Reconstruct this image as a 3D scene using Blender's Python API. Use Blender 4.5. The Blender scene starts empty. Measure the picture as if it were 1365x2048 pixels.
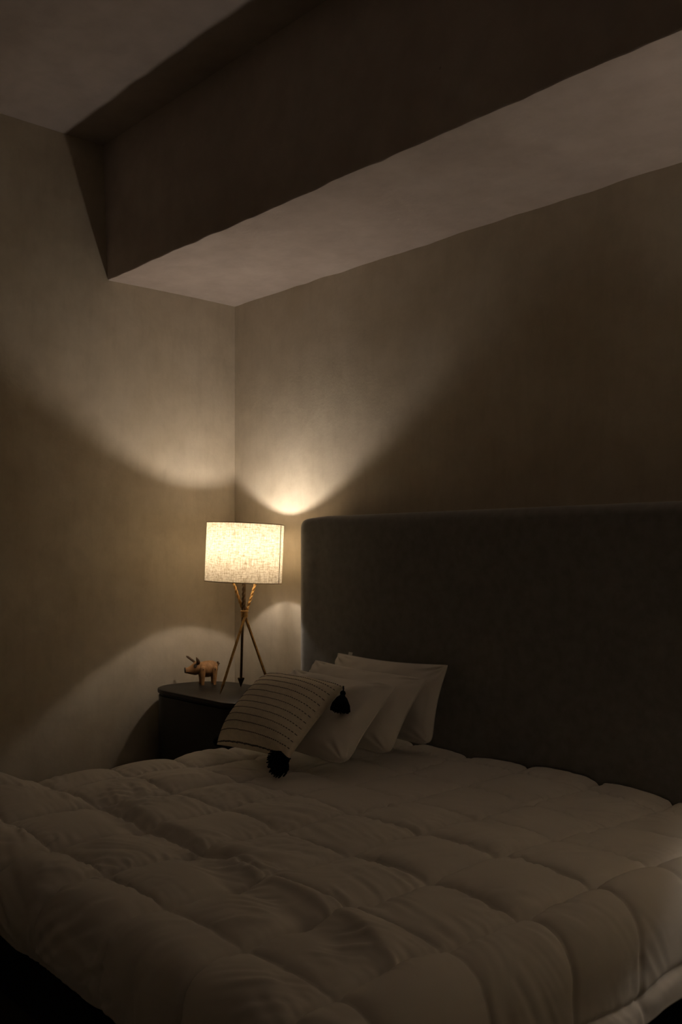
import bpy, bmesh, math, random
import numpy as np
from mathutils import Vector, Matrix

# ------------------------------------------------------------------ camera, world, exposure
scene = bpy.context.scene
COL = scene.collection
CAM = Vector((4.60, -3.309, 1.40))
cam_data = bpy.data.cameras.new('camera')
cam_data.sensor_fit = 'VERTICAL'
cam_data.sensor_height = 36.0
cam_data.lens = 1910.0 / 2048.0 * 36.0
cam_data.shift_y = 81.0 / 2048.0
cam_data.clip_start = 0.05
cam = bpy.data.objects.new('camera', cam_data)
COL.objects.link(cam)
cam.location = CAM
cam.rotation_euler = (math.pi / 2, 0, math.atan2(0.742, 0.670))
scene.camera = cam

world = bpy.data.worlds.new('night')
world.use_nodes = True
world.node_tree.nodes['Background'].inputs[0].default_value = (0.02, 0.02, 0.025, 1)
world.node_tree.nodes['Background'].inputs[1].default_value = 0.0
scene.world = world

vs = scene.view_settings
vs.view_transform = 'Standard'
vs.look = 'None'
vs.gamma = 1.0
vs.use_curve_mapping = False
vs.exposure = 0.10
scene.cycles.max_bounces = 6
scene.cycles.use_light_tree = False
scene.cycles.diffuse_bounces = 4
scene.cycles.caustics_reflective = False
scene.cycles.caustics_refractive = False

BULB_STRENGTH = 470.0
BULB_COLOR = (1.0, 0.875, 0.74)

# ------------------------------------------------------------------ material helpers
def new_mat(name):
    m = bpy.data.materials.new(name)
    m.use_nodes = True
    nt = m.node_tree
    return m, nt, nt.nodes['Principled BSDF'], nt.nodes['Material Output']

def node(nt, kind, **kw):
    n = nt.nodes.new(kind)
    for k, v in kw.items():
        if hasattr(n, k):
            setattr(n, k, v)
        else:
            n.inputs[k].default_value = v
    return n

def ramp(nt, src, stops):
    r = nt.nodes.new('ShaderNodeValToRGB')
    els = r.color_ramp.elements
    while len(els) < len(stops):
        els.new(0.5)
    for e, (p, c) in zip(els, stops):
        e.position = p
        e.color = (*c, 1) if len(c) == 3 else c
    nt.links.new(src, r.inputs[0])
    return r

def coords(nt, scale=(1, 1, 1), kind='Object'):
    tc = nt.nodes.new('ShaderNodeTexCoord')
    mp = nt.nodes.new('ShaderNodeMapping')
    mp.inputs['Scale'].default_value = scale
    nt.links.new(tc.outputs[kind], mp.inputs[0])
    return mp.outputs[0]

def noise(nt, vec, scale, detail=4.0, rough=0.55, distortion=0.0):
    n = nt.nodes.new('ShaderNodeTexNoise')
    n.inputs['Scale'].default_value = scale
    n.inputs['Detail'].default_value = detail
    n.inputs['Roughness'].default_value = rough
    n.inputs['Distortion'].default_value = distortion
    nt.links.new(vec, n.inputs['Vector'])
    return n.outputs['Fac']

def mixrgb(nt, a, b, fac, blend='MIX'):
    m = nt.nodes.new('ShaderNodeMix')
    m.data_type = 'RGBA'
    m.blend_type = blend
    for sock, v in ((m.inputs[0], fac), (m.inputs[6], a), (m.inputs[7], b)):
        if hasattr(v, 'links') or hasattr(v, 'is_linked'):
            nt.links.new(v, sock)
        elif isinstance(v, (tuple, list)):
            sock.default_value = (*v, 1) if len(v) == 3 else v
        else:
            sock.default_value = v
    return m.outputs[2]

def bump(nt, height, strength, dist, bsdf):
    b = nt.nodes.new('ShaderNodeBump')
    b.inputs['Strength'].default_value = strength
    b.inputs['Distance'].default_value = dist
    nt.links.new(height, b.inputs['Height'])
    nt.links.new(b.outputs[0], bsdf.inputs['Normal'])

def simple(name, color, rough=0.6, metallic=0.0, var=0.12, scale=30.0, bump_s=0.0, bump_d=0.002, spec=0.5, sheen=0.0):
    m, nt, b, out = new_mat(name)
    v = coords(nt)
    f = noise(nt, v, scale, 2.0)
    lo = tuple(c * (1 - var) for c in color)
    hi = tuple(min(1, c * (1 + var)) for c in color)
    r = ramp(nt, f, [(0.3, lo), (0.7, hi)])
    nt.links.new(r.outputs[0], b.inputs['Base Color'])
    b.inputs['Roughness'].default_value = rough
    b.inputs['Metallic'].default_value = metallic
    b.inputs['Specular IOR Level'].default_value = spec
    if sheen:
        b.inputs['Sheen Weight'].default_value = sheen
        b.inputs['Sheen Roughness'].default_value = 0.4
    if bump_s:
        bump(nt, f, bump_s, bump_d, b)
    return m

def plaster(name, base, dark, light, streak=True, pits=False):
    m, nt, b, out = new_mat(name)
    v = coords(nt)
    big = noise(nt, v, 1.3, 3.0, 0.6, 0.4)
    mid = noise(nt, v, 7.0, 4.0, 0.65)
    c1 = ramp(nt, big, [(0.30, dark), (0.52, base), (0.72, light)])
    c2 = ramp(nt, mid, [(0.32, (0.80, 0.79, 0.78)), (0.62, (1, 1, 1))])
    col = mixrgb(nt, c1.outputs[0], c2.outputs[0], 0.60, 'MULTIPLY')
    if streak:
        vv = coords(nt, (1, 1, 0.22))
        st = noise(nt, vv, 22.0, 2.0, 0.6)
        c3 = ramp(nt, st, [(0.28, (0.86, 0.85, 0.82)), (0.50, (1, 1, 1))])
        col = mixrgb(nt, col, c3.outputs[0], 0.40, 'MULTIPLY')
    if pits:
        vo = nt.nodes.new('ShaderNodeTexVoronoi')
        vo.inputs['Scale'].default_value = 4.2
        nt.links.new(v, vo.inputs['Vector'])
        c4 = ramp(nt, vo.outputs['Distance'], [(0.020, (0.25, 0.22, 0.2)), (0.034, (1, 1, 1))])
        sel = noise(nt, v, 2.0, 0.0)
        c5 = ramp(nt, sel, [(0.50, (0, 0, 0)), (0.54, (1, 1, 1))])
        col = mixrgb(nt, col, c4.outputs[0], c5.outputs[0], 'MULTIPLY')
    nt.links.new(col, b.inputs['Base Color'])
    b.inputs['Roughness'].default_value = 0.85
    b.inputs['Specular IOR Level'].default_value = 0.2
    fine = noise(nt, v, 20.0, 3.0, 0.6)
    bump(nt, fine, 0.25, 0.006, b)
    return m

M = {}
M['wall'] = plaster('limewash', (0.590, 0.522, 0.415), (0.525, 0.455, 0.345), (0.645, 0.578, 0.470))
M['ceiling'] = plaster('pale_plaster', (0.47, 0.41, 0.375), (0.39, 0.335, 0.30), (0.52, 0.46, 0.42), streak=False, pits=True)
M['beam'] = plaster('beam_plaster', (0.60, 0.525, 0.485), (0.52, 0.45, 0.41), (0.67, 0.60, 0.56), streak=False, pits=True)
M['bounce_wall'] = simple('bounce_white', (0.80, 0.77, 0.73), 0.9, var=0.02, scale=3.0, spec=0.2)  # unseen walls; their white is chosen to throw more lamp light back
M['duvet'] = simple('white_cotton', (0.82, 0.78, 0.73), 0.85, var=0.03, scale=6.0, spec=0.2, sheen=0.15)
M['pillow'] = simple('white_percale', (0.84, 0.80, 0.75), 0.85, var=0.02, scale=8.0, spec=0.2)
M['tag'] = simple('tag_ribbon', (0.85, 0.83, 0.80), 0.7, var=0.02)
M['cushion'] = simple('natural_cotton', (0.86, 0.78, 0.64), 0.9, var=0.06, scale=60.0, bump_s=0.25, bump_d=0.001, spec=0.15)
M['stitch'] = simple('dark_thread', (0.02, 0.014, 0.012), 0.9, var=0.2, scale=90.0, spec=0.1)
M['tassel'] = simple('black_wool', (0.008, 0.008, 0.012), 0.95, var=0.3, scale=90.0, spec=0.05)
M['velvet'] = simple('charcoal_velvet', (0.25, 0.242, 0.232), 0.9, var=0.10, scale=25.0, spec=0.12, sheen=0.6, bump_s=0.1, bump_d=0.001)
M['black_lacquer'] = simple('black_lacquer', (0.011, 0.010, 0.009), 0.45, var=0.15, scale=14.0, spec=0.35)
M['base_fabric'] = simple('black_upholstery', (0.012, 0.013, 0.012), 0.9, var=0.2, scale=60.0, spec=0.1)
M['mattress'] = simple('mattress_cover', (0.6, 0.58, 0.55), 0.9, var=0.03)
M['brass'] = simple('aged_brass', (0.42, 0.24, 0.075), 0.42, 0.85, var=0.25, scale=60.0)
M['dark_shaded_brass'] = simple('dark_shaded_brass', (0.16, 0.10, 0.045), 0.5, 0.8, var=0.25, scale=60.0)  # darker brass: shade painted onto one lamp rod, own colour of the socket
M['wood'] = simple('carved_wood', (0.50, 0.27, 0.115), 0.6, var=0.28, scale=38.0, bump_s=0.3, bump_d=0.0015)
M['dark_wood'] = simple('stained_wood', (0.06, 0.035, 0.02), 0.6, var=0.3, scale=50.0)
M['leather'] = simple('ear_leather', (0.12, 0.065, 0.03), 0.7, var=0.3, scale=50.0)
M['trim_tape'] = simple('shade_trim', (0.30, 0.22, 0.13), 0.8, var=0.1)
M['steel'] = simple('lamp_steel', (0.4, 0.38, 0.35), 0.4, 0.9, var=0.1)
M['ceramic'] = simple('socket_ceramic', (0.55, 0.53, 0.5), 0.4, var=0.05)

def floor_mat():
    m, nt, b, out = new_mat('dark_floor')
    v = coords(nt, (1.2, 9.0, 1.0))
    f = noise(nt, v, 4.0, 8.0, 0.6, 0.5)
    r = ramp(nt, f, [(0.3, (0.085, 0.070, 0.045)), (0.7, (0.13, 0.105, 0.070))])
    nt.links.new(r.outputs[0], b.inputs['Base Color'])
    b.inputs['Roughness'].default_value = 0.6
    return m
M['floor'] = floor_mat()

def shade_mat():
    m = bpy.data.materials.new('linen_shade')
    m.use_nodes = True
    nt = m.node_tree
    nt.nodes.clear()
    out = nt.nodes.new('ShaderNodeOutputMaterial')
    warp = noise(nt, coords(nt, (330, 9, 1), 'UV'), 1.0, 3.0, 0.6)
    weft = noise(nt, coords(nt, (26, 120, 1), 'UV'), 1.0, 3.0, 0.6)
    slub = noise(nt, coords(nt, (120, 46, 1), 'UV'), 1.0, 4.0, 0.65)
    a = ramp(nt, warp, [(0.34, (0.62, 0.57, 0.50)), (0.60, (1, 1, 1))])
    c = ramp(nt, weft, [(0.34, (0.66, 0.61, 0.54)), (0.60, (1, 1, 1))])
    d = ramp(nt, slub, [(0.33, (0.55, 0.49, 0.42)), (0.52, (1, 1, 1))])
    w = mixrgb(nt, a.outputs[0], c.outputs[0], 1.0, 'MULTIPLY')
    w = mixrgb(nt, w, d.outputs[0], 0.8, 'MULTIPLY')
    tcol = mixrgb(nt, w, (0.262, 0.232, 0.172), 1.0, 'MULTIPLY')
    dcol = mixrgb(nt, w, (0.54, 0.50, 0.44), 1.0, 'MULTIPLY')
    tr = nt.nodes.new('ShaderNodeBsdfTranslucent')
    df = nt.nodes.new('ShaderNodeBsdfDiffuse')
    nt.links.new(tcol, tr.inputs[0])
    nt.links.new(dcol, df.inputs[0])
    ad = nt.nodes.new('ShaderNodeAddShader')
    nt.links.new(tr.outputs[0], ad.inputs[0])
    nt.links.new(df.outputs[0], ad.inputs[1])
    nt.links.new(ad.outputs[0], out.inputs[0])
    return m
M['shade'] = shade_mat()

def bulb_mat():
    m = bpy.data.materials.new('lit_bulb')
    m.use_nodes = True
    nt = m.node_tree
    nt.nodes.clear()
    out = nt.nodes.new('ShaderNodeOutputMaterial')
    e = nt.nodes.new('ShaderNodeEmission')
    e.inputs[0].default_value = (*BULB_COLOR, 1)
    e.inputs[1].default_value = BULB_STRENGTH
    nt.links.new(e.outputs[0], out.inputs[0])
    return m
M['bulb'] = bulb_mat()

# ------------------------------------------------------------------ object helpers
def link_mesh(name, me, mat, parent=None, smooth=True):
    me.materials.append(M[mat])
    if smooth:
        me.polygons.foreach_set('use_smooth', [True] * len(me.polygons))
    o = bpy.data.objects.new(name, me)
    COL.objects.link(o)
    if parent is not None:
        o.parent = parent
    return o

def from_bm(name, bm, mat, parent=None, smooth=True, auto=None):
    me = bpy.data.meshes.new(name)
    bmesh.ops.recalc_face_normals(bm, faces=bm.faces)
    bm.to_mesh(me)
    bm.free()
    o = link_mesh(name, me, mat, parent, smooth)
    if auto is not None:
        me.set_sharp_from_angle(angle=math.radians(auto))
    return o

def from_data(name, verts, faces, mat, parent=None, smooth=True):
    me = bpy.data.meshes.new(name)
    me.from_pydata([tuple(map(float, v)) for v in verts], [], faces)
    me.update()
    return link_mesh(name, me, mat, parent, smooth)

def tag(o, label, cat, group=None, kind=None):
    o['label'] = label
    o['category'] = cat
    if group:
        o['group'] = group
    if kind:
        o['kind'] = kind
    return o

def empty(name, loc, rz=0.0):
    o = bpy.data.objects.new(name, None)
    o.empty_display_size = 0.1
    COL.objects.link(o)
    o.location = loc
    o.rotation_euler = (0, 0, rz)
    return o

def copy_tree(o, parent=None):
    c = o.copy()
    COL.objects.link(c)
    c.parent = parent
    for ch in list(o.children):
        copy_tree(ch, c)
    return c

def add_box(bm, x0, x1, y0, y1, z0, z1, bev=0.0, seg=2):
    vsn = [bm.verts.new((x, y, z)) for z in (z0, z1) for y in (y0, y1) for x in (x0, x1)]
    idx = [(0, 2, 3, 1), (4, 5, 7, 6), (0, 1, 5, 4), (2, 6, 7, 3), (0, 4, 6, 2), (1, 3, 7, 5)]
    fs = [bm.faces.new([vsn[i] for i in f]) for f in idx]
    if bev:
        es = list({e for f in fs for e in f.edges})
        bmesh.ops.bevel(bm, geom=es, offset=bev, segments=seg, affect='EDGES', profile=0.5)
    return fs

def box_obj(name, x0, x1, y0, y1, z0, z1, mat, parent=None, bev=0.0, seg=2):
    bm = bmesh.new()
    add_box(bm, x0, x1, y0, y1, z0, z1, bev, seg)
    return from_bm(name, bm, mat, parent, True, 40)

def frame_from(d):
    d = Vector(d).normalized()
    up = Vector((0, 0, 1)) if abs(d.z) < 0.95 else Vector((1, 0, 0))
    a = d.cross(up).normalized()
    b = d.cross(a).normalized()
    return d, a, b

def add_tube(bm, pts, radii, n=12, caps=True, twist=0.0, square=False):
    """Tube through pts with one radius per point."""
    pts = [Vector(p) for p in pts]
    rings = []
    d0, a0, b0 = frame_from(pts[min(1, len(pts) - 1)] - pts[0])
    for i, p in enumerate(pts):
        if i == 0:
            d = pts[1] - pts[0]
        elif i == len(pts) - 1:
            d = pts[-1] - pts[-2]
        else:
            d = pts[i + 1] - pts[i - 1]
        d = d.normalized()
        a0 = (a0 - d * a0.dot(d)).normalized()
        b0 = d.cross(a0)
        r = radii[i] if hasattr(radii, '__len__') else radii
        ring = []
        for k in range(n):
            t = 2 * math.pi * k / n + twist * i
            rr = r
            if square:
                rr = r * (1.0 if k % 2 == 0 else 0.72)
            ring.append(bm.verts.new(p + (a0 * math.cos(t) + b0 * math.sin(t)) * rr))
        rings.append(ring)
    for i in range(len(rings) - 1):
        for k in range(n):
            bm.faces.new((rings[i][k], rings[i][(k + 1) % n], rings[i + 1][(k + 1) % n], rings[i + 1][k]))
    if caps:
        bm.faces.new(rings[0][::-1])
        bm.faces.new(rings[-1])

def fnoise(ny, nx, dy, dx, ly, lx, ang, seed):
    """Gaussian random field, correlation lengths lx, ly (metres), axes turned by ang."""
    rng = np.random.default_rng(seed)
    w = np.fft.fft2(rng.standard_normal((ny, nx)))
    ky = np.fft.fftfreq(ny, dy)[:, None] * 2 * math.pi
    kx = np.fft.fftfreq(nx, dx)[None, :] * 2 * math.pi
    ca, sa = math.cos(ang), math.sin(ang)
    k1 = ca * kx + sa * ky
    k2 = -sa * kx + ca * ky
    g = np.exp(-0.5 * ((k1 * lx) ** 2 + (k2 * ly) ** 2))
    g[0, 0] = 0
    f = np.real(np.fft.ifft2(w * g))
    return f / f.std()

def sstep(a, b, x):
    t = np.clip((x - a) / (b - a), 0, 1)
    return t * t * (3 - 2 * t)

# ------------------------------------------------------------------ the room
RX, RY, RZ = 5.6, -4.4, 3.555
BEAM_Z, BEAM_YB, BEAM_YT = 2.85, -0.830, -0.854

def struct(o, label, cat):
    o['kind'] = 'structure'
    o['label'] = label
    o['category'] = cat
    return o

struct(box_obj('floor', -0.12, RX + 0.12, RY - 0.12, 0.12, -0.12, 0.0, 'floor'), 'dark brown floor in the shadow around the bed', 'floor')
struct(box_obj('ceiling', -0.12, RX + 0.12, RY - 0.12, 0.12, RZ, RZ + 0.12, 'ceiling'), 'pale pinkish plaster ceiling crossed by the diagonal shadow of the beam', 'ceiling')
struct(box_obj('wall_back', -0.12, RX + 0.12, 0.0, 0.12, 0.0, RZ, 'wall'), 'limewashed beige wall behind the headboard', 'wall')
struct(box_obj('wall_left', -0.12, 0.0, RY - 0.12, 0.0, 0.0, RZ, 'wall'), 'limewashed beige wall beside the nightstand with the wooden pig', 'wall')
struct(box_obj('wall_right', RX, RX + 0.12, RY - 0.12, 0.0, 0.0, RZ, 'bounce_wall'), 'unseen wall on the far side of the room, made white to bounce light', 'wall')
struct(box_obj('wall_front', 0.0, RX, RY - 0.12, RY, 0.0, RZ, 'bounce_wall'), 'unseen wall facing the foot of the bed, made white to bounce light', 'wall')

def build_beam():
    rng = np.random.default_rng(4)
    n = 260
    xs = np.linspace(0.0, RX, n)
    def wob(l, s):
        k = np.exp(-0.5 * (np.arange(-40, 41) * (RX / n) / l) ** 2)
        f = np.convolve(rng.standard_normal(n + 80), k, 'valid')[:n]
        return f / f.std() * s
    ez = wob(0.03, 0.0016) + wob(0.35, 0.0012)
    ey = wob(0.03, 0.0016) + wob(0.30, 0.0012)
    bz = wob(0.04, 0.0016) + wob(0.5, 0.001)
    verts, faces = [], []
    for i, x in enumerate(xs):
        z, y = BEAM_Z + ez[i], BEAM_YB + ey[i]
        ring = [(x, 0.0, BEAM_Z + bz[i]), (x, -0.28, BEAM_Z + 0.002), (x, -0.56, BEAM_Z + 0.001), (x, y + 0.010, z),
                (x, y + 0.004, z + 0.002), (x, y, z + 0.009),
                (x, BEAM_YB * 0.7 + BEAM_YT * 0.3 + ey[i] * 0.3, BEAM_Z + 0.22), (x, BEAM_YT, RZ), (x, 0.0, RZ)]
        verts += ring
    m = 9
    for i in range(n - 1):
        for k in range(m):
            a, b = i * m + k, i * m + (k + 1) % m
            faces.append((a, b, b + m, a + m))
    faces.append(tuple(range(m))[::-1])
    faces.append(tuple((n - 1) * m + k for k in range(m)))
    o = from_data('ceiling_beam', verts, faces, 'beam', None, True)
    bm = bmesh.new(); bm.from_mesh(o.data)
    bmesh.ops.recalc_face_normals(bm, faces=bm.faces)
    bm.to_mesh(o.data); bm.free()
    o.data.set_sharp_from_angle(angle=math.radians(30))
    struct(o, 'deep plaster beam running under the ceiling above the headboard', 'beam')
build_beam()

# ------------------------------------------------------------------ bed base, mattress, headboard
BX0, BX1, BYF, BYH = 1.225, 3.325, -2.222, -0.275
def build_base():
    t = empty('platform_bed', ((BX0 + BX1) / 2, -1.25, 0))
    tag(t, 'black upholstered bed base below the hem of the duvet', 'bed')
    def b(name, x0, x1, y0, y1, z0, z1, bev=0.012):
        o = box_obj(name, x0, x1, y0, y1, z0, z1, 'base_fabric', t, bev, 3)
        o.matrix_parent_inverse = Matrix.Translation(-t.location)
        return o
    b('foot_panel', 1.24, 3.30, -2.17, -2.12, 0.10, 0.33)
    b('side_panel', 1.24, 1.29, -2.119, -0.27, 0.10, 0.33)
    b('side_panel', 3.25, 3.30, -2.119, -0.27, 0.10, 0.33)
    b('head_panel', 1.291, 3.249, -0.31, -0.27, 0.10, 0.33)
    b('platform', 1.291, 3.249, -2.119, -0.311, 0.28, 0.318, 0.004)
    for x in (1.33, 3.21):
        for y in (-2.03, -0.42):
            bm = bmesh.new()
            add_tube(bm, [(x, y, 0.0), (x, y, 0.27)], [0.022, 0.03], 16)
            o = from_bm('leg', bm, 'base_fabric', t, True, 40)
            o.matrix_parent_inverse = Matrix.Translation(-t.location)
build_base()
m_ = box_obj('mattress', BX0, BX1, BYF, BYH, 0.331, 0.500, 'mattress', None, 0.04, 4)
tag(m_, 'thick mattress covered by the white quilted duvet', 'mattress')

HX0, HX1, HT, HZ = 0.845, 3.69, 0.245, 1.580
def build_headboard():
    R, r = 0.095, 0.045
    th = np.linspace(0, math.pi / 2, 14)
    xs = np.concatenate([HX0 + R * (1 - np.cos(th)), np.linspace(HX0 + R, HX1 - R, 90)[1:-1], (HX1 - R * (1 - np.cos(th)))[::-1]])
    fx = np.concatenate([R - R * np.sin(th), np.zeros(88), (R - R * np.sin(th))[::-1]])
    tz = np.linspace(0, math.pi / 2, 9)
    zs = np.concatenate([np.linspace(0.05, HZ - r, 24)[:-1], (HZ - r * (1 - np.cos(tz)))[::-1]])
    fz = np.concatenate([np.zeros(23), (r - r * np.sin(tz))[::-1]])
    nx, nz = len(xs), len(zs)
    def soft(x):
        e = np.minimum(x - HX0, HX1 - x)
        return 0.007 * sstep(0.20, 0.55, e) - 0.004 * np.exp(-((e - 0.21) / 0.05) ** 2)
    verts = []
    for j in range(nz):
        for i in range(nx):
            e = min(xs[i] - HX0, HX1 - xs[i])
            drop = 0.012 * (1 - sstep(0.0, 0.24, e)) + 0.016 * max(0.0, 1 - e / 0.03) ** 2
            z = zs[j] - drop * sstep(HZ - 0.25, HZ, zs[j])
            d = HT - fx[i] - min(fz[j], HT - 0.02 - fx[i]) + soft(xs[i]) * (1 - fz[j] / r)
            verts.append((xs[i], -d, z))
    faces = [(j * nx + i, j * nx + i + 1, (j + 1) * nx + i + 1, (j + 1) * nx + i) for j in range(nz - 1) for i in range(nx - 1)]
    # back and closing strips along the boundary
    nb = len(verts)
    border = [i for i in range(nx)] + [j * nx + nx - 1 for j in range(1, nz)] + [(nz - 1) * nx + i for i in range(nx - 2, -1, -1)] + [j * nx for j in range(nz - 2, 0, -1)]
    for b in border:
        x, y, z = verts[b]
        verts.append((x, -0.004, z))
    L = len(border)
    for k in range(L):
        a, b = border[k], border[(k + 1) % L]
        faces.append((a, nb + k, nb + (k + 1) % L, b))
    faces.append(tuple(nb + k for k in range(L)))
    o = from_data('headboard', verts, faces, 'velvet')
    bm = bmesh.new(); bm.from_mesh(o.data)
    bmesh.ops.recalc_face_normals(bm, faces=bm.faces)
    bm.to_mesh(o.data); bm.free()
    o.data.set_sharp_from_angle(angle=math.radians(50))
    tag(o, 'wide charcoal velvet headboard with a rounded side against the wall', 'headboard')
build_headboard()

# ------------------------------------------------------------------ duvet
def build_duvet():
    EX0, EX1, EY = 1.29, 3.265, -2.165        # where the cloth starts to bend down
    OL, OR, OF = 0.30, 0.335, 0.238           # cloth lengths past those lines
    R = 0.105
    ZT = 0.548
    HEAD = -0.268
    step = 0.0050
    s = np.arange(EX0 - OL, EX1 + OR + 1e-6, step)
    t = np.arange(EY - OF, HEAD + 1e-6, step)
    S, T = np.meshgrid(s, t)
    ny, nx = S.shape
    a = np.where(S > EX1, S - EX1, np.where(S < EX0, EX0 - S, 0.0))
    sx = np.where(S > EX1, 1.0, -1.0)
    b = np.where(T < EY, EY - T, 0.0)
    rho = np.sqrt(a * a + b * b)
    theta = np.arctan2(b, np.maximum(a, 1e-9))
    arc = R * math.pi / 2
    phi = np.minimum(rho / R, math.pi / 2)
    out = R * np.sin(phi)
    drop = R * (1 - np.cos(phi)) + np.maximum(rho - arc, 0)
    hang = np.maximum(rho - arc, 0)
    out = out + 0.10 * hang * sstep(0, 0.15, hang)
    cornr = np.minimum(a, b) > 0
    fold = np.where(cornr, (0.75 * hang) * (np.sin(2 * theta) ** 2 - 0.55 * np.sin(4 * theta) ** 2), 0)
    out = out + fold
    X = np.clip(S, EX0, EX1) + np.where(rho > 0, a / np.maximum(rho, 1e-9), 0) * sx * out
    Y = np.maximum(T, EY) - np.where(rho > 0, b / np.maximum(rho, 1e-9), 0) * out
    Z = ZT - drop
    # broad unevenness
    low = fnoise(ny, nx, step, step, 0.16, 0.16, 0, 3)
    # quilting seams
    xsn = np.array([0.83, 1.125, 1.42, 1.72, 2.025, 2.328, 2.63, 2.935, 3.24, 3.53, 3.83])
    ysn = np.array([-2.72, -2.405, -2.095, -1.792, -1.50, -1.215, -0.945, -0.66, -0.37, -0.08])
    wob1 = fnoise(ny, nx, step, step, 0.10, 0.10, 0, 11) * 0.006
    wob2 = fnoise(ny, nx, step, step, 0.10, 0.10, 0, 12) * 0.006
    Sq, Tq = S + wob1, T + wob2
    ci = np.clip(np.searchsorted(xsn, Sq) - 1, 0, len(xsn) - 2)
    cj = np.clip(np.searchsorted(ysn, Tq) - 1, 0, len(ysn) - 2)
    p = (Sq - xsn[ci]) / (xsn[ci + 1] - xsn[ci])
    q = (Tq - ysn[cj]) / (ysn[cj + 1] - ysn[cj])
    rng = np.random.default_rng(21)
    amp = rng.uniform(0.026, 0.038, (len(ysn), len(xsn)))
    A = amp[cj, ci]
    # flatter towards the head, where the pillows have pressed it down
    A = A * (0.50 + 0.50 * (1 - sstep(-1.35, -0.60, T)))
    A = A * (1 - 0.45 * sstep(0.04, 0.15, rho))
    lx = 1 - np.abs(2 * p - 1) ** 2.4
    ly = 1 - np.abs(2 * q - 1) ** 2.4
    skew = 1 + 0.35 * (rng.uniform(-1, 1, amp.shape)[cj, ci] * (p - 0.5) + rng.uniform(-1, 1, amp.shape)[cj, ci] * (q - 0.5))
    puff = A * (lx ** 0.62) * (0.30 + 0.70 * ly ** 0.62) * skew
    ds = np.minimum(p, 1 - p) * 0.30       # metres to the nearest seam running along y
    dt = np.minimum(q, 1 - q) * 0.29       # metres to the nearest seam running along x
    # gathers across the seams
    g1 = fnoise(ny, nx, step, step, 0.026, 0.0058, 0, 31)     # long in y: across seams that run along x
    g2 = fnoise(ny, nx, step, step, 0.0058, 0.026, 0, 32)
    m0 = sstep(-0.6, 0.8, fnoise(ny, nx, step, step, 0.09, 0.09, 0, 33))
    m1 = sstep(-0.6, 0.8, fnoise(ny, nx, step, step, 0.09, 0.09, 0, 34))
    gath = 0.0031 * g1 * np.exp(-dt / 0.032) * (0.35 + m0) * sstep(0, 0.006, dt) + 0.0031 * g2 * np.exp(-ds / 0.032) * (0.35 + m1) * sstep(0, 0.006, ds)
    # long curved creases inside the boxes
    w1 = fnoise(ny, nx, step, step, 0.0068, 0.065, 0.55, 41)
    w2 = fnoise(ny, nx, step, step, 0.0080, 0.065, -0.25, 42)
    w3 = fnoise(ny, nx, step, step, 0.0080, 0.070, 1.15, 47)
    k1 = sstep(0.3, 1.4, fnoise(ny, nx, step, step, 0.07, 0.07, 0, 43))
    k2 = sstep(0.3, 1.4, fnoise(ny, nx, step, step, 0.07, 0.07, 0, 44))
    k3 = sstep(0.4, 1.5, fnoise(ny, nx, step, step, 0.07, 0.07, 0, 48))
    foot = 0.45 + 0.55 * (1 - sstep(-1.5, -0.8, T))
    crease = (0.0029 * w1 * k1 + 0.0026 * w2 * k2 + 0.0022 * w3 * k3) * foot
    # hanging sides: upright folds
    hx = fnoise(ny, nx, step, step, 0.20, 0.028, 0, 51)
    hy = fnoise(ny, nx, step, step, 0.028, 0.20, 0, 52)
    sidey = sstep(0.03, 0.16, b)
    sidex = sstep(0.03, 0.16, a)
    hang_f = 0.007 * hx * sidey + 0.0014 * hy * sidex
    # storage fold: a ridge that runs across the bed with a sharp drop towards the foot
    yl = -1.755 - 0.10 * (S - 2.2) - 0.10 * np.clip(S - 2.75, 0, 1) ** 1.0 + 0.012 * np.sin(S * 9)
    dd = T - yl
    msk = sstep(1.55, 1.90, S) * (1 - sstep(3.05, 3.35, S))
    ridge = 0.018 * np.where(dd > 0, np.exp(-(dd / 0.075) ** 2), np.exp(-(dd / 0.020) ** 2)) * msk
    valley = -0.016 * np.exp(-((dd + 0.085) / 0.045) ** 2) * msk
    groove = -0.012 * np.exp(-(ds / 0.011) ** 2) - 0.006 * np.exp(-(dt / 0.010) ** 2)
    gath = gath * (1 - 0.8 * sstep(-0.10, 0.06, S - EX1))
    crease = crease * (1 - 0.55 * sstep(-0.15, 0.06, S - EX1))
    corner_puff = 0.085 * np.exp(-((S - 1.34) / 0.17) ** 2 - ((T + 2.02) / 0.15) ** 2)
    disp = puff + corner_puff + groove + gath + crease + hang_f + 0.005 * low + ridge + valley
    # keep the hem thin
    hem = np.minimum(np.minimum(S - s[0], s[-1] - S), T - t[0])
    disp = disp * (0.35 + 0.65 * sstep(0.0, 0.05, hem))
    P = np.stack([X, Y, Z], -1)
    du = np.gradient(P, axis=1)
    dv = np.gradient(P, axis=0)
    N = np.cross(du, dv)
    N /= np.maximum(np.linalg.norm(N, axis=-1, keepdims=True), 1e-9)
    P = P + N * disp[..., None]
    # wavy hem
    hemw = fnoise(ny, nx, step, step, 0.06, 0.06, 0, 61) * 0.006
    P[..., 2] += np.where(drop > 0.1, hemw * sstep(0.1, 0.2, drop), 0)
    P[..., 2] += 0.030 * (1 - sstep(1.3, 2.5, S)) * sstep(0.05, 0.24, b)
    P[..., 1] = np.minimum(P[..., 1], -0.256)
    idx = np.arange(ny * nx).reshape(ny, nx)
    F = np.stack([idx[:-1, :-1], idx[:-1, 1:], idx[1:, 1:], idx[1:, :-1]], -1).reshape(-1, 4)
    me = bpy.data.meshes.new('duvet')
    me.vertices.add(ny * nx)
    me.vertices.foreach_set('co', P.reshape(-1).astype(np.float32))
    me.loops.add(F.size)
    me.loops.foreach_set('vertex_index', F.reshape(-1).astype(np.int32))
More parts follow.
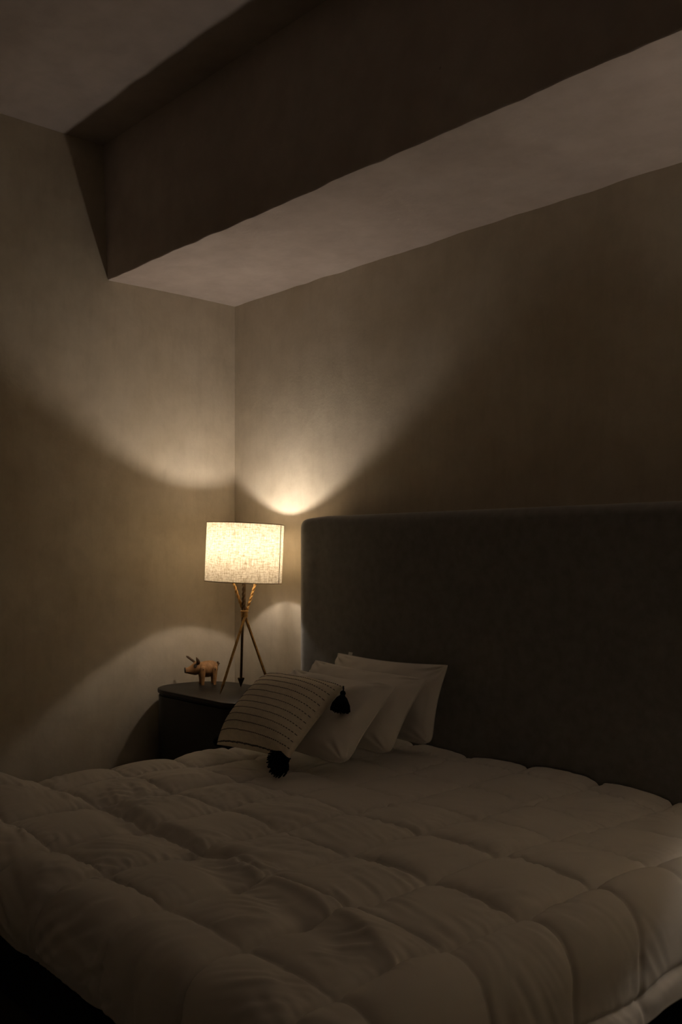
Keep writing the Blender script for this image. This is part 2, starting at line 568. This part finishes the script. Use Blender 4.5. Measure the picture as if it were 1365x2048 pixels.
    me.polygons.add(len(F))
    me.polygons.foreach_set('loop_start', np.arange(0, F.size, 4, dtype=np.int32))
    me.polygons.foreach_set('loop_total', np.full(len(F), 4, dtype=np.int32))
    me.update(calc_edges=True)
    me.validate()
    o = link_mesh('duvet', me, 'duvet')
    so = o.modifiers.new('thickness', 'SOLIDIFY')
    so.thickness = 0.012
    so.offset = -1
    tag(o, 'white box-quilted duvet spread over the whole bed', 'duvet')
    return P, S, T
DUV = build_duvet()

# ------------------------------------------------------------------ pillows
def pad_surface(c, T, pinch, power, n=(56, 44), seed=0, wr=0.004, belly=0.0, corner=0.0, round_b=0.0, round_t=0.0, back=1.0):
    """c = TL, TR, BR, BL. Returns a function of (u, v, side) and the four-corner frame."""
    TL, TR, BR, BL = [np.array(v, float) for v in c]
    nrm = np.cross(TR - BL, TL - BR)
    nrm /= np.linalg.norm(nrm)
    W = np.linalg.norm(TR - TL); Hh = np.linalg.norm(TL - BL)
    nu, nv = n
    f1 = fnoise(nv + 1, nu + 1, Hh / nv, W / nu, 0.022, 0.09, 0.5, seed) 
    f2 = fnoise(nv + 1, nu + 1, Hh / nv, W / nu, 0.08, 0.02, 0.4, seed + 1)
    f3 = fnoise(nv + 1, nu + 1, Hh / nv, W / nu, 0.10, 0.10, 0.0, seed + 2)
    def sample(f, u, v):
        x = np.clip((u + 1) / 2 * nu, 0, nu - 1e-6); y = np.clip((v + 1) / 2 * nv, 0, nv - 1e-6)
        i, j = x.astype(int), y.astype(int)
        fx, fy = x - i, y - j
        return (f[j, i] * (1 - fx) + f[j, i + 1] * fx) * (1 - fy) + (f[j + 1, i] * (1 - fx) + f[j + 1, i + 1] * fx) * fy
    def P(u, v, side):
        u = np.asarray(u, float); v = np.asarray(v, float)
        uu = u * (1 - pinch * (1 - v * v) * u * u)
        vv = v * (1 - pinch * 1.25 * (1 - u * u) * v * v)
        cr_ = np.where(v < 0, round_b, round_t) * (np.abs(u) ** 7) * (np.abs(v) ** 7)
        uu = uu * (1 - cr_); vv = vv * (1 - cr_)
        x = (uu + 1) / 2; y = (vv + 1) / 2
        base = (BL * ((1 - x) * (1 - y))[..., None] + BR * (x * (1 - y))[..., None] + TL * ((1 - x) * y)[..., None] + TR * (x * y)[..., None])
        prof = np.maximum(1 - np.abs(u) ** power, 0) ** 0.5 * np.maximum(1 - np.abs(v) ** power, 0) ** 0.5
        h = T / 2 * prof * (1 - belly * v)
        edge = np.clip(np.minimum(1 - np.abs(u), 1 - np.abs(v)) / 0.10, 0, 1)
        # tension creases running in from the corners
        rr = np.sqrt((1 - np.abs(u)) ** 2 + (1 - np.abs(v)) ** 2)
        an = np.arctan2(1 - np.abs(v), 1 - np.abs(u))
        cr = corner * np.cos(an * 11 + np.sign(u) * 1.3 + np.sign(v) * 0.7) * np.exp(-((rr - 0.22) / 0.16) ** 2)
        w = wr * (sample(f1, u, v) * 0.55 + sample(f2, u, v) * 0.45 * 0.8) * edge + wr * 1.1 * sample(f3, u, v) * edge + cr * edge
        return base + nrm * (side * (h + w * 0.8) * (back if side < 0 else 1.0))[..., None] 
    return P, nrm

def pad_mesh(P, n):
    nu, nv = n
    u = np.linspace(-1, 1, nu + 1); v = np.linspace(-1, 1, nv + 1)
    # closer spacing by the seams
    u = np.sin(u * math.pi / 2) * 0.6 + u * 0.4
    v = np.sin(v * math.pi / 2) * 0.6 + v * 0.4
    U, V = np.meshgrid(u, v)
    F = P(U, V, 1.0).reshape(-1, 3)
    B = P(U, V, -1.0).reshape(-1, 3)
    N = (nu + 1) * (nv + 1)
    idx = np.arange(N).reshape(nv + 1, nu + 1)
    inner = np.zeros((nv + 1, nu + 1), bool); inner[1:-1, 1:-1] = True
    bidx = idx.copy()
    bidx[inner] = N + np.arange(inner.sum())
    verts = np.concatenate([F, B[inner.reshape(-1)]])
    faces = []
    for j in range(nv):
        for i in range(nu):
            faces.append((idx[j, i], idx[j, i + 1], idx[j + 1, i + 1], idx[j + 1, i]))
            faces.append((bidx[j, i], bidx[j + 1, i], bidx[j + 1, i + 1], bidx[j, i + 1]))
    return verts, [tuple(int(k) for k in f) for f in faces]

def place(o, root):
    o.parent = root
    o.matrix_parent_inverse = Matrix.Translation(-root.location)

def seam_cord(P, root, mat, r=0.0022, name='piping'):
    k = np.linspace(-1, 1, 60)
    one = np.ones_like(k)
    loop = np.concatenate([P(k, -one, 0.0)[:-1], P(one, k, 0.0)[:-1], P(-k, one, 0.0)[:-1], P(-one, -k, 0.0)[:-1]])
    bm = bmesh.new()
    n = len(loop)
    rings = []
    cen = loop.mean(0)
    for i in range(n):
        d = Vector(loop[(i + 1) % n] - loop[i - 1]).normalized()
        a = Vector(loop[i] - cen); a = (a - d * a.dot(d)).normalized()
        b = d.cross(a)
        rings.append([bm.verts.new(Vector(loop[i]) + (a * math.cos(q) + b * math.sin(q)) * r) for q in (0, 1.257, 2.513, 3.77, 5.027)])
    for i in range(n):
        A, B = rings[i], rings[(i + 1) % n]
        for q in range(5):
            bm.faces.new((A[q], A[(q + 1) % 5], B[(q + 1) % 5], B[q]))
    o = from_bm(name, bm, mat)
    place(o, root)
    return o

def pillow(corners, T, label, seed, tag_at=None, belly=0.25):
    c = [np.array(v, float) for v in corners]
    root_loc = Vector((c[2] + c[3]) / 2)
    root = empty('bed_pillow', root_loc)
    tag(root, label, 'pillow', 'white pillows leaning on the headboard')
    P, nrm = pad_surface(c, T, 0.070, 3.0, (64, 48), seed, 0.0095, belly, 0.010, 0.11, 0.02, 0.34)
    v, f = pad_mesh(P, (64, 48))
    o = from_data('pillow_body', v, f, 'pillow')
    place(o, root)
    seam_cord(P, root, 'pillow', 0.0025)
    if tag_at is not None:
        u0, v0, du = tag_at
        if abs(v0) == 1:
            A = P(np.array([u0, u0 + du]), np.array([v0, v0]), 0.0)
            upv = (c[0] - c[3]) / np.linalg.norm(c[0] - c[3])
        else:
            A = P(np.array([u0, u0]), np.array([v0, v0 + du]), 0.0)
            upv = (c[0] - c[1]) / np.linalg.norm(c[0] - c[1])
        q = nrm * 0.0008
        e = upv * 0.016
        inn = -upv * 0.003
        vs_ = [A[0] + inn - q, A[1] + inn - q, A[1] + e - q, A[0] + e - q, A[0] + inn + q, A[1] + inn + q, A[1] + e + q, A[0] + e + q]
        fs_ = [(3, 2, 1, 0), (4, 5, 6, 7), (0, 1, 5, 4), (1, 2, 6, 5), (2, 3, 7, 6), (3, 0, 4, 7)]
        to = from_data('care_tag', vs_, fs_, 'tag', None, False)
        place(to, root)
    return root

pillow([(1.30, -0.352, 0.935), (1.985, -0.352, 0.938), (1.972, -0.435, 0.605), (1.30, -0.435, 0.605)], 0.190,
       'white pillow standing upright against the headboard, rearmost of the three white pillows', 100, (-0.78, 1, 0.075))
pillow([(1.29, -0.480, 0.912), (1.985, -0.475, 0.893), (1.985, -0.690, 0.605), (1.30, -0.690, 0.605)], 0.186,
       'white pillow in the middle of the row, between two other white pillows', 200, (-1, 0.55, 0.16))
pillow([(1.335, -0.640, 0.888), (1.985, -0.645, 0.880), (1.995, -0.930, 0.605), (1.32, -0.930, 0.605)], 0.172,
       'white pillow directly behind the striped cushion', 300)

# ------------------------------------------------------------------ striped cushion with tassels
def tassel(root, top, axis, length, flare, seed, n=110, splay=0.0, anchor=None):
    rng = random.Random(seed)
    ax = Vector(axis).normalized()
    _, a, b = frame_from(ax)
    top = Vector(top)
    bm = bmesh.new()
    add_tube(bm, [top - ax * 0.004, top + ax * 0.012], [0.003, 0.003], 6)
    if anchor is not None:
        add_tube(bm, [Vector(anchor), (Vector(anchor) + top) / 2 + Vector((0, 0, -0.003)), top], [0.003, 0.003, 0.003], 6)
    mat = Matrix.Translation(top + ax * 0.016)
    bmesh.ops.create_icosphere(bm, subdivisions=2, radius=0.0115, matrix=mat)
    k = from_bm('tassel', bm, 'tassel')
    place(k, root)
    bm = bmesh.new()
    st = top + ax * 0.024
    # a solid skirt inside, strands outside
    core_r = [0.008, 0.016, flare * 0.62, flare * 0.78]
    add_tube(bm, [st - ax * 0.004, st + ax * (length * 0.18), st + ax * (length * 0.6), st + ax * (length * 0.90)], core_r, 14)
    for i in range(n):
        an = 2 * math.pi * i / n + rng.uniform(-0.05, 0.05)
        rad = (a * math.cos(an) + b * math.sin(an))
        fl = flare * rng.uniform(0.78, 1.08)
        ln = length * rng.uniform(0.90, 1.04) * (1 - splay * 0.25)
        p0 = st + rad * 0.006
        p1 = st + rad * (fl * 0.50) + ax * ln * 0.22
        p2 = st + rad * (fl * 0.86) + ax * ln * 0.62
        p3 = st + rad * fl + ax * ln
        add_tube(bm, [p0, p1, p2, p3], [0.002, 0.0028, 0.0028, 0.0022], 4)
    fr = from_bm('fringe', bm, 'tassel')
    fr.parent = k
    return k

def cushion():
    c = [np.array(v, float) for v in [(1.392, -0.812, 0.880), (1.858, -0.815, 0.880), (1.820, -1.065, 0.626), (1.392, -1.090, 0.622)]]
    root = empty('throw_cushion', Vector((c[2] + c[3]) / 2))
    tag(root, 'cream throw cushion with dark dashed stripes and black corner tassels', 'cushion')
    P, nrm = pad_surface(c, 0.235, 0.030, 2.9, (56, 48), 500, 0.0018, 0.06, 0.002, 0.0, 0.0, 0.08)
    v, f = pad_mesh(P, (56, 48))
    o = from_data('cushion_body', v, f, 'cushion'); place(o, root)
    rows = 13
    for k in range(rows):
        v0 = -0.975 + 1.93 * k / (rows - 1)
        n = 46
        verts, faces = [], []
        rng = random.Random(k)
        for i in range(n):
            u0 = -0.985 + 1.97 * (i + 0.5) / n
            hl = 0.985 / n * 0.66
            uu = np.array([u0 - hl, u0 + hl]); vv = np.full(2, v0 + rng.uniform(-0.003, 0.003))
            q = P(uu, vv, 1.0)
            qd = P(uu, vv - 0.009, 1.0); qu = P(uu, vv + 0.009, 1.0)
            nn = np.cross(q[1] - q[0], qu[0] - qd[0]); nn /= np.linalg.norm(nn)
            base = len(verts)
            mid = (qd.mean(0) + qu.mean(0)) / 2
            verts += [qd[0] - nn * 0.0006, qd[1] - nn * 0.0006, qu[1] - nn * 0.0006, qu[0] - nn * 0.0006,
                      q[0] * 0.75 + q[1] * 0.25 + nn * 0.0022, q[1] * 0.75 + q[0] * 0.25 + nn * 0.0022]
            faces += [(base, base + 1, base + 5, base + 4), (base + 1, base + 2, base + 5), (base + 2, base + 3, base + 4, base + 5), (base + 3, base, base + 4)]
        so = from_data('stitch_row', verts, faces, 'stitch', None, False); place(so, root)
    TL, TR, BR, BL = c
    tassel(root, TR + np.array([0.034, -0.036, -0.004]), (0.26, -0.46, -1), 0.062, 0.036, 1, anchor=TR + np.array([-0.004, -0.002, 0.0]))
    tassel(root, BR + np.array([0.014, -0.004, 0.006]), (0.12, -0.95, -0.12), 0.052, 0.050, 2, 120, 0.4)
    tassel(root, BL + np.array([-0.003, 0.004, 0.016]), (-0.62, 0.50, -0.22), 0.046, 0.020, 3)
    tassel(root, TL + np.array([-0.002, 0.006, 0.0]), (-0.12, 0.42, -1), 0.058, 0.026, 4)
cushion()

# ------------------------------------------------------------------ nightstand
def outline(x0, x1, y0, y1, radii, n=14):
    """Rounded rectangle, radii for (x0,y0), (x1,y0), (x1,y1), (x0,y1)."""
    pts = []
    for (cx, cy, a0, r) in ((x0 + radii[0], y0 + radii[0], math.pi, radii[0]), (x1 - radii[1], y0 + radii[1], 1.5 * math.pi, radii[1]),
                            (x1 - radii[2], y1 - radii[2], 0.0, radii[2]), (x0 + radii[3], y1 - radii[3], 0.5 * math.pi, radii[3])):
        for i in range(n + 1):
            t = a0 + math.pi / 2 * i / n
            pts.append((cx + r * math.cos(t), cy + r * math.sin(t)))
    return pts

def slab(name, pts, z0, z1, mat, parent, chamfer=0.0):
    bm = bmesh.new()
    c = (sum(p[0] for p in pts) / len(pts), sum(p[1] for p in pts) / len(pts))
    def ring(z, inset):
        out = []
        for i, p in enumerate(pts):
            q, r = pts[i - 1], pts[(i + 1) % len(pts)]
            d = Vector((r[0] - q[0], r[1] - q[1])).normalized()
            nrm = Vector((d.y, -d.x))
            out.append(bm.verts.new((p[0] - nrm.x * inset, p[1] - nrm.y * inset, z)))
        return out
    levels = [(z0, chamfer), (z0 + chamfer, 0), (z1 - chamfer, 0), (z1 - chamfer * 0.3, chamfer * 0.3), (z1, chamfer)] if chamfer else [(z0, 0), (z1, 0)]
    rs = [ring(*l) for l in levels]
    n = len(pts)
    for A, B in zip(rs[:-1], rs[1:]):
        for i in range(n):
            bm.faces.new((A[i], A[(i + 1) % n], B[(i + 1) % n], B[i]))
    bm.faces.new(rs[0][::-1]); bm.faces.new(rs[-1])
    return from_bm(name, bm, mat, parent, True, 35)

NSZ = 0.672
NS_C = (0.475, -0.395)
def nightstand():
    root = empty('nightstand', (NS_C[0], NS_C[1], 0))
    hw, y0, y1 = 0.432, -0.237, 0.237
    def o(i):
        return outline(-hw + i, hw - 0.002 - i, y0 + i, y1 - i, (0.19 - i, 0.16 - i, 0.225 - i, 0.225 - i))
    slab('tabletop', o(0.0), NSZ - 0.022, NSZ, 'black_lacquer', root, 0.004)
    slab('shadow_gap', o(0.018), NSZ - 0.034, NSZ - 0.022, 'black_lacquer', root)
    slab('cabinet_body', o(0.006), 0.06, NSZ - 0.034, 'black_lacquer', root, 0.003)
    slab('plinth', o(0.03), 0.0, 0.06, 'black_lacquer', root)
    return root
ns = nightstand()
tag(ns, 'rounded black nightstand carrying the wooden pig', 'nightstand', 'nightstands beside the bed')

# ------------------------------------------------------------------ tripod lamp
LX, LY = 0.515, -0.308
SH_R, SH_Z0, SH_Z1 = 0.203, 1.244, 1.551
def lamp():
    root = empty('table_lamp', (LX, LY, NSZ))
    zc = 1.075 - NSZ
    view = Vector((LX - CAM.x, LY - CAM.y, 0)).normalized()
    side_v = Vector((view.y, -view.x, 0))
    feet = [(0.034, -0.180), (-0.115, 0.060), (0.070, 0.120)]
    for i, (fx, fy) in enumerate(feet):
        F = Vector((fx, fy, 0.0))
        an = math.atan2(fy, fx)
        side = Vector((-math.sin(an), math.cos(an), 0)) * 0.0085
        C = Vector((0, 0, zc)) + side
        d = (C - F).normalized()
        top = C + d * ((1.335 - NSZ - zc) / d.z)
        head = F + d * 0.056
        bm = bmesh.new()
        add_tube(bm, [F + d * 0.05, C - d * 0.012], [0.0072, 0.0072], 12)
        # upper half: twisted bar
        n = 40
        pts = [C - d * 0.012 + (top - C + d * 0.012) * (k / n) for k in range(n + 1)]
        add_tube(bm, pts, [0.0082] * (n + 1), 8, True, 0.42, True)
        rod = from_bm('arrow_rod', bm, 'brass' if i != 1 else 'dark_shaded_brass', root, True, 40)  # second rod and its head have their shade put in as darker brass
        bm = bmesh.new()
        # flat arrowhead: wide along w, thin across it
        w = (view, side_v, side_v)[i]
        w = (w - d * w.dot(d)).normalized()
        tn = d.cross(w)
        rings = []
        for (h, hw, ht) in ((0.0006, 0.0010, 0.0010), (0.050, 0.0185, 0.0075), (0.0555, 0.0170, 0.0070)):
            rings.append([bm.verts.new(F + d * h + w * (hw * a) + tn * (ht * b)) for a, b in ((1, 0), (0.35, 1), (-0.35, 1), (-1, 0), (-0.35, -1), (0.35, -1))])
        for A, B in zip(rings[:-1], rings[1:]):
            for q in range(6):
                bm.faces.new((A[q], A[(q + 1) % 6], B[(q + 1) % 6], B[q]))
        bm.faces.new(rings[0][::-1]); bm.faces.new(rings[-1])
        from_bm('arrowhead', bm, 'brass' if i != 1 else 'dark_shaded_brass', rod, False)
    # collar
    bm = bmesh.new()
    add_tube(bm, [(0, 0, zc - 0.017), (0, 0, zc - 0.014), (0, 0, zc + 0.010), (0, 0, zc + 0.011), (0, 0, zc + 0.017), (0, 0, zc + 0.019)],
             [0.0165, 0.0180, 0.0180, 0.0215, 0.0215, 0.0190], 28)
    from_bm('collar', bm, 'brass', root, True, 35)
    # the shade stands a little askew
    ctr = Vector((0, 0, (SH_Z0 + SH_Z1) / 2 - NSZ))
    rot = Matrix.Translation(ctr) @ Matrix.Rotation(math.radians(2.3), 4, view) @ Matrix.Translation(-ctr)
    z0, z1 = SH_Z0 - NSZ, SH_Z1 - NSZ
    n, m = 128, 12
    seam0 = math.radians(27.0)
    verts, faces, uvs = [], [], []
    for j in range(m + 1):
        for i in range(n + 1):
            t = seam0 + 2 * math.pi * i / n
            verts.append(rot @ Vector((SH_R * math.cos(t), SH_R * math.sin(t), z0 + (z1 - z0) * j / m)))
    for j in range(m):
        for i in range(n):
            faces.append((j * (n + 1) + i, j * (n + 1) + i + 1, (j + 1) * (n + 1) + i + 1, (j + 1) * (n + 1) + i))
    sh = from_data('lamp_shade', verts, faces, 'shade', root)
    uv = sh.data.uv_layers.new(name='UVMap')
    for poly in sh.data.polygons:
        for li in poly.loop_indices:
            vi = sh.data.loops[li].vertex_index
            uv.data[li].uv = ((vi % (n + 1)) / n, (vi // (n + 1)) / m * 0.5)
    # overlapping seam strip of the linen
    bm = bmesh.new()
    prev = None
    for i in range(4):
        t = seam0 + 0.042 * i / 3
        cur = [bm.verts.new(rot @ Vector(((SH_R + 0.0012) * math.cos(t), (SH_R + 0.0012) * math.sin(t), z))) for z in (z0 + 0.001, z1 - 0.001)]
        if prev:
            bm.faces.new((prev[0], cur[0], cur[1], prev[1]))
        prev = cur
    from_bm('seam_strip', bm, 'trim_tape', sh)
    # rims
    for zz, rr in ((z0, 0.0022), (z1, 0.0022)):
        bm = bmesh.new()
        rings = []
        for i in range(96):
            t = 2 * math.pi * i / 96
            e = Vector((math.cos(t), math.sin(t), 0))
            rings.append([bm.verts.new(rot @ (e * (SH_R + rr * math.cos(q)) + Vector((0, 0, zz + rr * math.sin(q))))) for q in (0, 1.047, 2.094, 3.1416, 4.189, 5.236)])
        for i in range(96):
            A, B = rings[i], rings[(i + 1) % 96]
            for q in range(6):
                bm.faces.new((A[q], A[(q + 1) % 6], B[(q + 1) % 6], B[q]))
        from_bm('shade_rim', bm, 'trim_tape', sh)
    # wire spider holding the shade
    bm = bmesh.new()
    for k in range(3):
        t = math.radians(20 + 120 * k)
        e = Vector((math.cos(t), math.sin(t), 0))
        add_tube(bm, [rot @ (Vector((0, 0, z0 + 0.045)) + e * 0.016), rot @ (Vector((0, 0, z0 + 0.045)) + e * 0.15), rot @ (Vector((0, 0, z0 + 0.003)) + e * (SH_R - 0.002))], 0.0016, 6)
    add_tube(bm, [rot @ Vector((0, 0, z0 + 0.038)), rot @ Vector((0, 0, z0 + 0.052))], [0.018, 0.018], 20)
    from_bm('shade_spider', bm, 'steel', root)
    bm = bmesh.new()
    add_tube(bm, [(0, 0, zc + 0.012), (0, 0, z0 + 0.02), (0, 0, z0 + 0.021), (0, 0, z0 + 0.085)], [0.007, 0.007, 0.0155, 0.0155], 20)
    from_bm('socket', bm, 'dark_shaded_brass', root, True, 40)
    # bulb
    zb = z0 + 0.162
    bm = bmesh.new()
    add_tube(bm, [(0, 0, zb + h) for h in (-0.080, -0.060, -0.040, -0.022, -0.0105)], [0.012, 0.0135, 0.019, 0.0245, 0.0280], 20)
    hsg = from_bm('bulb', bm, 'ceramic', root)
    prof = [(-0.010, 0.0283), (0.002, 0.0300), (0.017, 0.0245), (0.027, 0.0125), (0.0300, 0.003)]
    bm = bmesh.new()
    add_tube(bm, [(0, 0, zb + h) for h, r in prof], [r for h, r in prof], 10)
    from_bm('bulb_dome', bm, 'bulb', hsg)
    return root
lamp1 = lamp()
tag(lamp1, 'lit brass tripod table lamp with a linen drum shade, beside the wooden pig', 'lamp', 'tripod lamps beside the bed')

# the matching pair on the other side of the bed, just past the edge of the picture
BEDC = (HX0 + HX1) / 2
ns2 = copy_tree(ns)
ns2.location = (2 * BEDC - NS_C[0] + 0.12, NS_C[1], 0)
for ch in ns2.children:
    ch.scale = (-1, 1, 1)
tag(ns2, 'rounded black nightstand on the far side of the bed from the pig', 'nightstand', 'nightstands beside the bed')
lamp2 = copy_tree(lamp1)
lamp2.location = (2 * BEDC - LX + 0.12, LY, NSZ)
tag(lamp2, 'lit brass tripod table lamp on the nightstand without a pig', 'lamp', 'tripod lamps beside the bed')

# ------------------------------------------------------------------ wooden pig
def pig():
    root = empty('wooden_pig', (0.177, -0.318, NSZ), math.atan2(-0.900, -0.436))
    tag(root, 'small carved wooden pig figurine standing on the black nightstand', 'figurine')
    def lathe_x(prof, n=28, zc=0.0, ys=1.0, zs=1.0, cap=True):
        bm = bmesh.new()
        rings = []
        for (x, r, dz) in prof:
            rings.append([bm.verts.new((x, ys * r * math.cos(2 * math.pi * k / n), zc + dz + zs * r * math.sin(2 * math.pi * k / n))) for k in range(n)])
        for A, B in zip(rings[:-1], rings[1:]):
            for k in range(n):
                bm.faces.new((A[k], A[(k + 1) % n], B[(k + 1) % n], B[k]))
        bm.faces.new(rings[0][::-1]); bm.faces.new(rings[-1])
        return bm
    body = [(-0.062, 0.004, 0.008), (-0.060, 0.018, 0.006), (-0.052, 0.031, 0.003), (-0.036, 0.041, 0.0), (-0.012, 0.045, -0.002), (0.014, 0.044, -0.003), (0.032, 0.040, -0.004), (0.046, 0.030, -0.004), (0.052, 0.012, -0.004)]
    bd = from_bm('pig_body', lathe_x(body, zc=0.086, ys=0.92, zs=1.02), 'wood', root, True, 60)
    head = [(0.034, 0.012, 0.010), (0.036, 0.030, 0.006), (0.046, 0.039, 0.002), (0.060, 0.038, -0.002), (0.076, 0.031, -0.007), (0.092, 0.0225, -0.012), (0.106, 0.0165, -0.014), (0.116, 0.0150, -0.014), (0.117, 0.012, -0.014)]
    hb = lathe_x(head, zc=0.092, ys=0.86, zs=1.0)
    hd = from_bm('pig_head', hb, 'wood', root, True, 60)
    bm = bmesh.new()
    add_tube(bm, [(0.1165, 0, 0.0805), (0.1215, 0, 0.0805), (0.1225, 0, 0.0805)], [0.0150, 0.0152, 0.0125], 20)
    sn = from_bm('snout', bm, 'dark_wood', hd, True, 40)
    # mouth: a thin dark groove line on each cheek
    bm = bmesh.new()
    for s in (1, -1):
        add_tube(bm, [(0.1135, s * 0.0110, 0.0715), (0.104, s * 0.0150, 0.0700), (0.094, s * 0.0192, 0.0698), (0.086, s * 0.0225, 0.0708)], [0.0012, 0.0017, 0.0017, 0.0008], 6)
    from_bm('mouth', bm, 'dark_wood', hd)
    for s in (1, -1):
        bm = bmesh.new()
        c = Vector((0.0655, s * 0.0262, 0.1035))
        nrm = Vector((0.30, s * 0.86, 0.42)).normalized()
        add_tube(bm, [c - nrm * 0.004, c + nrm * 0.0028, c + nrm * 0.0042], [0.0098, 0.0098, 0.0070], 18)
        e = from_bm('eye', bm, 'dark_wood', hd, True, 40)
    # ears: near one stands up to a point, the other is stretched forward
    def ear(pts, widths, thick, wdir):
        bm = bmesh.new()
        w = Vector(wdir).normalized()
        rings = []
        for i, (p, r) in enumerate(zip(pts, widths)):
            p = Vector(p)
            d = Vector(pts[min(i + 1, len(pts) - 1)]) - Vector(pts[max(i - 1, 0)])
            t = d.cross(w).normalized()
            rings.append([bm.verts.new(p + w * r * math.cos(q) + t * thick * math.sin(q)) for q in [2 * math.pi * k / 10 for k in range(10)]])
        for A, B in zip(rings[:-1], rings[1:]):
            for k in range(10):
                bm.faces.new((A[k], A[(k + 1) % 10], B[(k + 1) % 10], B[k]))
        bm.faces.new(rings[0][::-1]); bm.faces.new(rings[-1])
        return from_bm('ear', bm, 'leather', hd)
    ear([(0.050, 0.026, 0.112), (0.050, 0.031, 0.122), (0.053, 0.034, 0.134), (0.058, 0.034, 0.146), (0.062, 0.033, 0.154)], [0.0085, 0.0115, 0.0095, 0.0055, 0.0012], 0.0035, (1, 0.1, -0.3))
    ear([(0.060, -0.020, 0.118), (0.070, -0.026, 0.127), (0.086, -0.032, 0.139), (0.100, -0.036, 0.149), (0.108, -0.038, 0.154)], [0.0050, 0.0070, 0.0068, 0.0062, 0.0030], 0.0040, (0.5, 0.3, -0.7))
    for (x, s) in ((0.026, 1), (0.026, -1), (-0.040, 1), (-0.040, -1)):
        bm = bmesh.new()
        y = s * 0.0425
        front = x > 0
        top = 0.088 if front else 0.086
        pts = [(x, y, top + 0.016), (x, y, top + 0.010), (x, y, top), (x + 0.001, y, 0.062), (x + 0.001, y * 0.98, 0.036), (x + 0.001, y * 0.98, 0.016), (x + 0.002, y * 0.98, 0.004), (x + 0.002, y * 0.98, 0.0)]
        rr = [0.006, 0.0125, 0.0155, 0.0140, 0.0112, 0.0092, 0.0096, 0.0088]
        if not front:
            rr = [r * 0.92 for r in rr]
        add_tube(bm, pts, rr, 16)
        for v in bm.verts:
            v.co.y = y + (v.co.y - y) * 0.72
        lg = from_bm('leg', bm, 'wood', root, True, 60)
        bm = bmesh.new()
        add_tube(bm, [(x, y + s * 0.008, top - 0.002), (x, y + s * 0.0122, top - 0.002)], [0.0035, 0.003], 12)
        from_bm('joint_pin', bm, 'dark_wood', lg, True, 40)
    bm = bmesh.new()
    pts = []
    for k in range(16):
        t = k / 15
        an = t * 2 * math.pi * 1.15
        pts.append((-0.058 - 0.010 * t - 0.004 * math.sin(an), 0.007 * math.sin(an), 0.100 + 0.010 * t + 0.010 * (1 - math.cos(an)) * 0.8))
    add_tube(bm, pts, [0.0042 - 0.0018 * k / 15 for k in range(16)], 8)
    from_bm('tail', bm, 'leather', root)
pig()
